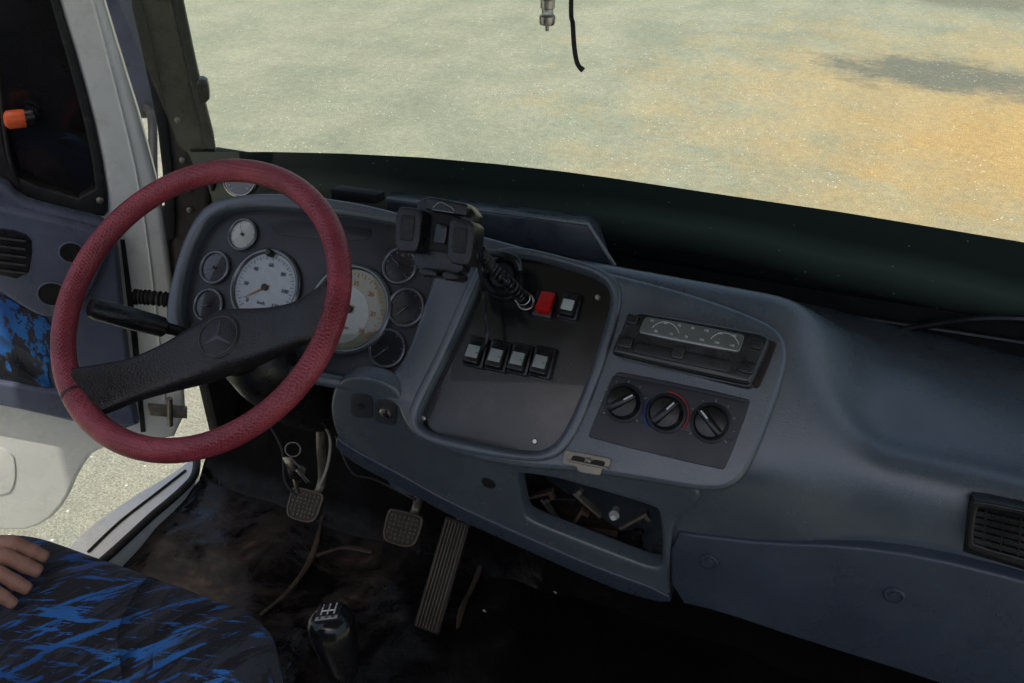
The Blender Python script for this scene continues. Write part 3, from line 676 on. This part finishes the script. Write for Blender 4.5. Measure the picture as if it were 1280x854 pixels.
add(join('emblem',[torus('e',HC+Wn*.001,Wn,.029,.0014,starm,48,8),lathe('e',HC-Wn*.006,Wn,[(.034,0),(.034,.006),(.032,.0072)],spokem,48)]+
 [mk('st',[HC+Wn*.0035]+[HC+Wn*.0016+(WP.u*math.cos(math.radians(a))+WP.v*math.sin(math.radians(a)))*r for a,r in [(105,.028),(165,.0055),(225,.028),(285,.0055),(345,.028),(45,.0055)]],[[0,1,2],[0,2,3],[0,3,4],[0,4,5],[0,5,6],[0,6,1]],starm)]),whl,label='three pointed star in a ring on the hub')
add(lathe('hub_underside',WP.w(hubc.x,hubc.y,-.058),-Wn,[(.042,0),(.040,.03),(.03,.05)],black,32),whl)
colm=thing('steering_column',WP.w(0,0,-.36),'black plastic steering column shroud below the wheel','steering column')
hc=WP.w(hubc.x,hubc.y,0)
cd=V((0,.62,-.785)).normalized()
add(sweep('column_shroud',[hc+cd*.10,hc+cd*.115,hc+cd*.17,hc+cd*.28,hc+cd*.36],[.03,.046,.056,.060,.05],black,24),colm)
add(sweep('column_shaft',[hc+cd*.34,hc+cd*.80],[.018,.018],blackm,12),colm)
st=thing('indicator_stalk',WP.w(hubc.x-.05,hubc.y,-.12),'thick black indicator stalk with ribbed grip','stalk')
s0=at(215,412,1.36); s1=at(110,384,1.27)
dvec=(s1-s0)
add(sweep('stalk_arm',[s0-dvec*.4,s0,s0+dvec*.1],[.008,.009,.010],black,12),st)
add(sweep('stalk_grip',[s0+dvec*.08,s0+dvec*.12,s0+dvec*.5,s0+dvec*.92,s0+dvec*.98,s0+dvec],[.012,.018,.0195,.018,.015,.006],black,16,flat=.85),st)
add(join('stalk_marking',[sweep('r',[s0+dvec*.30+V((0,0,.0150)),s0+dvec*.7+V((0,0,.0158))],.0008,greymark,6)]),st)
kk=thing('ignition_keys',at(368,590,1.45),'bunch of keys hanging below the steering column','keys')
kp=at(366,562,1.40)
add(torus('key_ring',kp,(.4,-.8,.3),.012,.0012,steel,32,8),kk)
for i,(dx,dz,a) in enumerate([(-.010,-.03,.3),(.010,-.036,-.35),(.0,-.045,.05),(.004,-.02,.7)]):
    c0=kp+V((dx,-.004*i,dz)); d=V((math.sin(a),0,-math.cos(a))); e=V((0,1,0)).cross(d)
    add(join('key',[box('k',c0,[e,V((0,1,0)),d],(.020,.003,.022),[chrome,steel,black,chrome][i],.0008),box('k',c0+d*.024,[e,V((0,1,0)),d],(.008,.0018,.032),chrome,.0005)]),kk)
for i,pp in enumerate([[(395,520),(412,545),(410,580),(398,612)],[(330,520),(352,560),(356,600),(370,620)],[(420,545),(440,590),(470,600),(520,625)]]):
    single(sweep('w',smoothpath([at(x,y,1.50+.04*i) for x,y in pp]),.0028,[steel,rubber,rubber][i],8),'underdash_wire',['bare metal rod below the dashboard','black wire hanging below the column','black wire looping under the dashboard'][i],'wire')

# ================================================================ PEDALS
padm=M('worn_pedal_rubber',(.085,.065,.048),.42,var=.5,vs=60,dust=.75,dcol=(.24,.18,.12),metal=.2)
padd=M('pedal_groove',(.028,.020,.015),.6,var=.4,vs=50,dust=.55,dcol=(.15,.10,.06))
def pedal(cx,cy,z,w,h,nm,lab,tilt=.75,rot=0.15):
    c=onZ(cx,cy,z); e=thing(nm,c-V((0,0,.02)),lab,'pedal')
    u=V((math.cos(rot),math.sin(rot)*.3,0)).normalized(); v=V((-.1,math.cos(tilt),math.sin(tilt))); v=(v-u*v.dot(u)).normalized(); n=u.cross(v)
    fr=Plane(c,n); fr.u=u; fr.v=v
    out=[(-.30,-.5),(.30,-.5),(.47,-.34),(.5,.1),(.5,.42),(.40,.5),(-.40,.5),(-.5,.42),(-.5,.1),(-.47,-.34)]
    o=[plate_local('p',[chaikin([(a*w,b*h) for a,b in out],2)],fr,.006,.014,.004,padd)]
    o.append(plate_local('p',[chaikin([(a*w,b*h) for a,b in out],2),chaikin([(a*w*.88,b*h*.88) for a,b in out],2)],fr,.0080,.004,.0015,padm))
    for i in range(7):
        for j in range(6):
            if j==0 and i in (0,6): continue
            jx,jy=random.uniform(-.0008,.0008),random.uniform(-.0008,.0008)
            o.append(box('r',c+u*((i-3)*w*.115+jx)+v*((j-2.5)*h*.13+jy)+n*.0060,[u,v,n],(w*.08,h*.085,.004),padm,.0015,2))
    add(join('pedal_pad',o),e)
    add(sweep('pedal_arm',smoothpath([c-n*.006,c-n*.04+v*.05,c-n*.04+V((.02,.03,.18)),c+V((.03,.10,.38))]),.009,steel,10),e)
pedal(382,632,.20,.072,.063,'clutch_pedal','worn square rubber clutch pedal pad on steel arm')
pedal(504,661,.18,.076,.066,'brake_pedal','worn square rubber brake pedal pad on steel arm')
ac=thing('accelerator_pedal',onZ(532,790,.04),'long ribbed rubber accelerator pedal on the floor','pedal')
p0=onZ(533,788,.05); p1=onZ(573,650,.21); v=(p1-p0).normalized(); u=V((1,0.05,0)); u=(u-v*u.dot(v)).normalized(); n=u.cross(v); ln=(p1-p0).length
accm=M('accelerator_rubber',(.10,.085,.068),.45,var=.3,vs=30,dust=.6)
o=[box('a',(p0+p1)/2,[u,v,n],(.052,ln,.012),padd,.004)]
for i in range(7): o.append(box('a',(p0+p1)/2+u*(-.0195+i*.0065)+n*.0075,[u,v,n],(.0032,ln*.96,.005),accm,.0008,1))
add(join('pedal_pad',o),ac); add(sweep('pedal_arm',[p1-n*.01,p1+V((.01,.06,.12))],.007,steel,10),ac)

# ================================================================ GEAR LEVER
K=at(420,802,1.20); gb0=V((-.50,.60,.02))
gl=thing('gear_lever',gb0,'black round topped gear lever with white shift pattern','gear lever')
up=V((-.22,.16,.96)).normalized(); k_=1.22
kn=lathe('gear_knob',K,up,[(r*k_,h*k_) for r,h in [(.010,-.050),(.016,-.045),(.020,-.028),(.0235,-.008),(.026,.006),(.027,.018),(.0262,.027),(.023,.034),(.017,.038),(.008,.0395)]],knobm,40); kn.data.shade_smooth(); add(kn,gl)
fu=(R-up*R.dot(up)).normalized(); fv=up.cross(fu)
fz=K+up*.0392*k_
g_=1.12
o=[box('pl',fz,[fu,fv,up],(.029*g_,.033*g_,.003),M('knob_plate',(.03,.03,.03),.3,var=.1),.001),box('pl',fz-fv*.0125*g_+up*.0003,[fu,fv,up],(.027*g_,.007*g_,.003),M('plate_silver',(.55,.55,.52),.35,var=.1,metal=.3),.0006)]
for a,b in [((-.008,-.006),(-.008,.008)),((0,-.006),(0,.008)),((.008,-.006),(.008,.008)),((-.008,.001),(.008,.001))]:
    o.append(sweep('s',[fz+up*.0017+fu*a[0]*g_+fv*a[1]*g_,fz+up*.0017+fu*b[0]*g_+fv*b[1]*g_],.0011,white,6))
for t,a in [('1',(-.008,.0122)),('3',(0,.0122)),('5',(.008,.0122))]:
    o.append(text(t,fz+up*.0018+fu*a[0]*g_+fv*a[1]*g_,fu,fv,.0072,white))
for t,a in [('2',(-.008,-.0125)),('4',(0,-.0125)),('R',(.008,-.0125))]:
    o.append(text(t,fz+up*.0021+fu*a[0]*g_+fv*a[1]*g_,fu,fv,.0072,black))
add(join('shift_pattern',o),gl)
add(sweep('lever_shaft',smoothpath([K-up*.04,K-up*.09,K-up*.16+V((.02,0,0)),gb0]),.010,black,12),gl)
add(lathe('lever_boot',gb0,(0,0,1),[(.085,-.01),(.08,.012),(.06,.03),(.065,.045),(.045,.06),(.048,.075),(.03,.09),(.02,.11)],rubber,32),gl)

# ================================================================ SEAT
seat=thing('driver_seat',(-.83,.3,0),'driver seat with black and bright blue patterned fabric','seat')
def cushion(name,c,ax,size,mat,bev,crown):
    bm=bmesh.new(); bmesh.ops.create_cube(bm,size=1); bmesh.ops.subdivide_edges(bm,edges=bm.edges[:],cuts=15,use_grid_fill=True)
    for v in bm.verts:
        x,y,z=v.co*2
        pw=7.0; L_=(abs(x)**pw+abs(y)**pw+abs(z)**pw)**(1/pw); s=max(abs(x),abs(y),abs(z))/L_
        top=z>.5
        v.co=V((x*s*size[0]/2,y*s*size[1]/2,z*s*size[2]/2))
        if top: v.co.z+=crown*(1-x*x)*(1-y*y)+(noise.noise(v.co*9)*.006+noise.noise(v.co*22)*.002 if crown else 0)
    rt=Matrix(tuple(V(a).normalized() for a in ax)).transposed().to_4x4(); rt.translation=V(c); bmesh.ops.transform(bm,matrix=rt,verts=bm.verts[:])
    me=bpy.data.meshes.new(name); bm.to_mesh(me); bm.free(); me.materials.append(mat)
    o=bpy.data.objects.new(name,me); COL.objects.link(o); mo=o.modifiers.new('s','SUBSURF'); mo.levels=2; mo.render_levels=2; bake(o); o.data.shade_smooth(); return o
add(cushion('seat_cushion',(-.825,.355,.405),AX,(.55,.53,.14),fabric,.03,.012),seat)
add(cushion('backrest',(-.825,.02,.80),[(1,0,0),(0,.97,.24),(0,-.24,.97)],(.52,.14,.72),fabric,.03,0),seat)
add(join('seat_base',[box('b',(-.825,.33,.17),AX,(.44,.42,.30),blackm,.02)]),seat)

# ================================================================ PERSON HAND
per=thing('person',(-1.05,.48,.47),'hand of a person resting with curled fingers on the driver seat','person')
zt=.492
tips=[onZ(x,y,zt) for x,y in [(60,698),(52,716),(38,738),(20,757)]]
axh=V((.93,.36,0)).normalized(); side=V((-.36,.93,0)).normalized()
lens=[.074,.080,.074,.058]; rr=[.0102,.0105,.0100,.0088]
objs=[]; roots=[]
for i,tp in enumerate(tips):
    fwd=(axh+side*(.10-.07*i)).normalized(); Lf=lens[i]
    j3=tp-fwd*Lf*.22+V((0,0,.014)); j2=tp-fwd*Lf*.52+V((0,0,.032)); j1=tp-fwd*Lf*.98+V((0,0,.034)); rt=tp-fwd*(Lf*.98+.045)+V((0,0,.026))
    path=smoothpath([tp,j3,j2,j1,rt],6); nP=len(path); rads=[]
    for k in range(nP):
        t=k/(nP-1); r=rr[i]*(.88+.28*t)
        for jt in (.25,.5,.75): r+=rr[i]*.14*math.exp(-((t-jt)/.05)**2)
        rads.append(r)
    rads[0]=rr[i]*.55; rads[1]=rr[i]*.85
    objs.append(sweep('f',path,rads,skin,14)); roots.append((j1,rt))
wr=sum((r for _,r in roots),V())/4-axh*.045+V((0,0,.004))
for j1,rt in roots: objs.append(sweep('m',smoothpath([j1,rt,rt.lerp(wr,.6),wr]),[.0125]*6+[.015]*6+[.018]*6+[.02],skin,14))
cj=sum((j for j,_ in roots),V())/4
objs.append(sweep('palm',[cj-V((0,0,.006)),cj.lerp(wr,.4)-V((0,0,.008)),wr-V((0,0,.002)),wr-axh*.03],[.026,.036,.030,.026],skin,16,flat=.45,upv=(0,0,1)))
th=[wr+axh*.01-V((0,0,.006)),wr+axh*.035+side*.032-V((0,0,.014)),wr+axh*.062+side*.050-V((0,0,.022)),wr+axh*.09+side*.050-V((0,0,.026))]
objs.append(sweep('thumb',smoothpath(th,5),[.018]*5+[.0125]*5+[.0105]*5+[.0075],skin,14))
el=wr-axh*.22+V((-.02,-.04,.06))
objs.append(sweep('arm',[wr,wr.lerp(el,.15),wr.lerp(el,.6),el],[.025,.027,.037,.043],skin,18,flat=.85))
hand=join('hand_and_forearm',objs); rm=hand.modifiers.new('r','REMESH'); rm.mode='VOXEL'; rm.voxel_size=.0020; s=hand.modifiers.new('s','SMOOTH'); s.iterations=3; s.factor=.5
bake(hand); hand.data.shade_smooth(); hand.data.materials.clear(); hand.data.materials.append(skin); add(hand,per)
for i,tp in enumerate(tips):
    fwd=(axh+side*(.10-.07*i)).normalized(); d=(fwd*.75-V((0,0,.55))).normalized(); c=tp-fwd*.007+V((0,0,.0130)); b=side; n=d.cross(b)
    if n.z<0:n=-n
    add(lathe('fingernail',c-n*.002,n,[(.0050,0),(.0046,.0014),(.002,.002)],nailm,16),per)
sh=el+V((-.25,-.12,.35))
add(sweep('sleeve',smoothpath([wr.lerp(el,.75),el,el.lerp(sh,.5),sh],5),[.05]*5+[.056]*5+[.062]*5+[.07],sleevem,18),per)

# ================================================================ PHONE HOLDER
HP=Plane(at(545,300,1.13),(-.05,-.86,.5))
ph=thing('phone_holder',at(655,375,1.2),'black plastic phone cradle on a flexible coiled arm','phone holder')
add(join('cradle_back',[plate('h',sharp([(520,252),(533,246),(583,254),(595,268),(577,340),(562,351),(528,343),(516,330),(520,300)],3),HP,0,.026,.0025,black,1),plate('h',sharp([(540,264),(572,270),(565,318),(535,312)],2),HP,.010,.014,.0015,blackm,1),plate('h',sharp([(533,245),(584,255),(582,271),(531,262)],2),HP,.014,.018,.002,black,1),
  plate('h',sharp([(545,278),(560,281),(556,306),(541,303)],2),HP,.014,.006,.001,knobm,1)]),ph)
lg=[HP.hit(x,y,.0148) for x,y in [(541,260),(545,256),(551,253),(558,256),(565,260),(568,264)]]
add(join('cradle_mark',[sweep('c',smoothpath(lg,5),.0007,greymark,5),sweep('c',[HP.hit(540,262,.0148),HP.hit(567,266,.0148)],.0006,greymark,5)]),ph)
for px in ([(500,258),(520,260),(527,266),(524,300),(519,316),(500,315),(493,306),(494,268)],[(567,272),(586,275),(593,282),(589,320),(583,333),(565,330),(558,321),(561,278)]):
    c=plate('clamp_arm',sharp(px,2),HP,.024,.034,.0025,black,1)
    cx=sum(p[0] for p in px)/len(px); cy=sum(p[1] for p in px)/len(px)
    pads=[plate('q',sharp([(cx-9,cy-18),(cx+9,cy-16),(cx+6,cy+16),(cx-11,cy+14)],2),HP,.0255,.004,.001,rubber,1)]
    add(join('clamp_arm',[c]+pads),ph)
add(join('cradle_foot',[plate('h',[(522,334),(545,336),(546,348),(524,345)],HP,.03,.035,.003,black,1),plate('h',[(552,338),(572,341),(570,352),(552,350)],HP,.03,.035,.003,black,1)]),ph)
gpp=[HP.hit(586,292,-.02),HP.hit(598,312,-.025),S.hit(612,332,.055),S.hit(634,352,.045),S.hit(652,371,.018)]
add(sweep('flexible_arm',smoothpath(gpp,10),.0055,black,10),ph)
add(sweep('arm_coil',helix(gpp,.0072,21,12),.0028,black,8),ph)
add(join('arm_nut',[lathe('n',S.hit(656,375,-.014),(S.n+V((-.1,0,0))),[(.011,0),(.011,.012),(.008,.016),(.008,.022),(.010,.024),(.006,.028)],black,8),torus('n',S.hit(657,377,.004),S.n+V((.3,0,0)),.011,.0018,chrome,28,8),torus('n',S.hit(653,372,.010),S.n+V((.3,0,0)),.010,.0014,chrome,28,8)]),ph)
add(sweep('arm_lever',smoothpath([S.hit(606,316,.02),S.hit(628,318,.03),S.hit(645,325,.03),S.hit(650,338,.025)]),.0055,black,10),ph)
cb=sweep('charging_cable',smoothpath([HP.hit(585,298,.0),HP.hit(597,325,.0),S.hit(603,360,.03),S.hit(607,395,.025),S.hit(609,420,.025),S.hit(602,436,.02)],8),.0028,black,8)
single(cb,'charging_cable','thin black cable hanging from cradle to the switches','cable')

# ================================================================ HANGING PLUG / CABLE
hg=thing('antenna_plug',at(684,38,1.0),'silver threaded antenna plug hanging on a cable','plug')
p=at(684,34,1.0)
add(lathe('plug_body',p,(0,0,1),[(.0025,-.004),(.0025,.002),(.0085,.003),(.0095,.006),(.0095,.012),(.008,.013),(.0068,.015),(.0068,.020),(.0085,.021),(.0085,.030),(.006,.032),(.0052,.045)],chrome,10),hg)
add(sweep('plug_cable',[p+V((0,0,.044)),p+V((.002,0,.3)),p+V((.01,.02,.56))],.0028,rubber,8),hg)
q=[at(729,88,1.0),at(722,80,1.0),at(718,60,1.0),at(716,30,1.0),at(714,0,1.0)]
q.append(q[-1]+V((0,0,.15))); q.append(V((q[-1].x,q[-1].y,1.755)))
single(sweep('loose_wire',smoothpath(q,6),[.0033]*4+[.0028]*33,rubber,8),'loose_wire','thin black wire hanging down with a bent end','wire')

# ================================================================ DOOR
door=thing('cab_door',(-1.25,1.15,.03),'open white cab door with blue grey trim and dark window','door')
do=[(-330,-260),(58,-260),(120,-30),(150,70),(178,160),(200,245),(212,330),(226,430),(234,545),(170,556),(120,562),(100,590),(84,628),(60,655),(20,668),(-150,650),(-330,640)]
wh=[(-290,-215),(5,-215),(45,-100),(72,0),(100,90),(123,180),(136,262),(128,274),(20,243),(-300,150)]
add(plate('door_panel',[do,wh],DP,0,.05,.012,whitepaint,1),door)
add(plate('window_glass',[(-295,-220),(8,-220),(48,-102),(76,0),(104,90),(127,180),(139,264),(130,279),(18,248),(-305,158)],DP,-.022,.006,.001,doorglass,1),door)
whi=[(-280,-205),(-2,-205),(36,-100),(62,0),(89,92),(112,182),(122,254),(24,228),(8,200),(0,150),(-290,60)]
add(plate('window_frame',[wh,whi],DP,.004,.03,.004,rubber,1),door)
add(sweep('frame_crease',smoothpath([DP.hit(x,y,.001) for x,y in [(98,-60),(124,30),(150,130),(170,215),(184,300),(196,400),(206,500)]]),.0022,whitepaint,8),door)
trim=[(-300,130),(-60,212),(2,226),(22,250),(60,262),(133,278),(146,300),(152,370),(162,450),(168,505),(175,540),(100,532),(40,515),(-300,420)]
add(plate('inner_trim',trim,DP,.035,.035,.010,doortrim,1),door)
add(plate('trim_pocket',[(-100,235),(22,264),(132,288),(134,320),(122,352),(104,384),(62,402),(30,388),(-20,352),(-100,330)],DP,.052,.03,.010,doortrim,2),door)
add(plate('trim_lower_ledge',[(-200,455),(0,478),(60,490),(160,500),(170,520),(170,535),(100,530),(0,508),(-200,470)],DP,.05,.03,.008,doortrim,1),door)
add(plate('fabric_insert',[(-80,350),(0,368),(30,385),(66,402),(68,440),(58,465),(66,490),(0,472),(-80,450)],DP,.040,.006,.002,fabric,1),door)
for x,y,r in [(90,316,.021),(66,368,.025)]:
    add(join('cup_hole',[lathe('c',DP.hit(x,y,.052),DP.n,[(r,0),(r*.97,.0012)],darkhole,32),torus('c',DP.hit(x,y,.053),DP.n,r,.002,doortrim,36,8)]),door)
o=[plate('l',[(-20,283),(30,290),(42,304),(34,352),(-20,340)],DP,.054,.006,.002,black,1)]
for i in range(5): o.append(sweep('l',[DP.hit(-15,296+i*10,.057),DP.hit(32,302+i*10,.057)],.0022,clusterm,6))
add(join('door_vent',o),door)
add(sweep('lock_knob',[DP.hit(6,150,.03),DP.hit(10,150,.03),DP.hit(28,148,.03),DP.hit(34,147,.03)],[.011,.0155,.0155,.013],orange,20),door)
add(join('lock_base',[sweep('k',[DP.hit(30,148,.03),DP.hit(40,146,.03),DP.hit(46,145,.02)],[.014,.013,.007],black,14),plate('k',[(26,136),(44,140),(46,152),(34,158),(24,154)],DP,.012,.03,.003,black,1)]),door)
add(sweep('window_bar',smoothpath([DP.hit(x,y,.004) for x,y in [(-4,90),(2,130),(10,190),(22,232)]]),.004,rubber,8),door)
add(lathe('window_screw',DP.hit(125,250,.006),DP.n,[(.007,0),(.007,.004),(.004,.006)],steel,6),door)
add(join('door_hinge',[plate('b',[(185,508),(234,512),(234,524),(188,520)],DP,.014,.014,.002,steel,0),sweep('b',[DP.hit(212,498,.018),DP.hit(213,532,.018)],.006,steel,10)]),door)
add(plate('door_gasket',[(150,300),(156,300),(172,420),(182,540),(176,541),(164,420)],DP,.0025,.004,.001,rubber,0),door)
add(plate('lower_embossing',[(-120,548),(15,555),(22,600),(8,625),(-120,605)],DP,.003,.006,.0028,whitepaint,2),door)
cb0=[at(x,y,1.66) for x,y in [(168,371),(186,372),(212,375)]]
pp=smoothpath(cb0,14); single(sweep('b',pp,[.013+.0025*math.sin(i*1.9) for i in range(len(pp))],rubber,14),'cable_bellows','black ribbed rubber bellows between door and pillar','bellows')
mr=thing('door_mirror',(-1.6,1.55,.5),'dark exterior truck mirror on black tube arms','mirror')
mc=at(150,40,2.05); mf=Plane(mc,(.5,-.86,0))
add(cushion('mirror_housing',mc,[mf.u,mf.n,V((0,0,1))],(.14,.07,.40),bluepaint,.01,0),mr)
add(sweep('mirror_arm',smoothpath([mc+V((0,.02,-.18)),at(190,150,2.0),at(192,230,1.9),at(205,330,1.75)]),.010,rubber,10),mr)
add(sweep('mirror_arm',smoothpath([mc+V((0,.02,.18)),mc+V((.15,0,.35)),V((-1.22,1.25,1.5))]),.010,rubber,10),mr)

# ================================================================ LIGHT
w=bpy.data.worlds.new("World"); scene.world=w; w.use_nodes=True; nt=w.node_tree
EL=68
sk=nt.nodes.new('ShaderNodeTexSky'); sk.sky_type='NISHITA'; sk.sun_disc=False; sk.sun_elevation=math.radians(EL); sk.sun_rotation=math.radians(172); sk.dust_density=5
bg=nt.nodes['Background']; bg.inputs[1].default_value=.15; nt.links.new(sk.outputs[0],bg.inputs[0])
sd=bpy.data.lights.new('sun','SUN'); sd.energy=2.9; sd.angle=math.radians(.5); sd.color=(1,.95,.86)
so=bpy.data.objects.new('sun',sd); COL.objects.link(so); so.location=(2,-8,10)
az=math.radians(172); dirv=V((math.sin(az)*math.cos(math.radians(EL)),math.cos(az)*math.cos(math.radians(EL)),math.sin(math.radians(EL))))
so.rotation_euler=dirv.to_track_quat('Z','Y').to_euler()
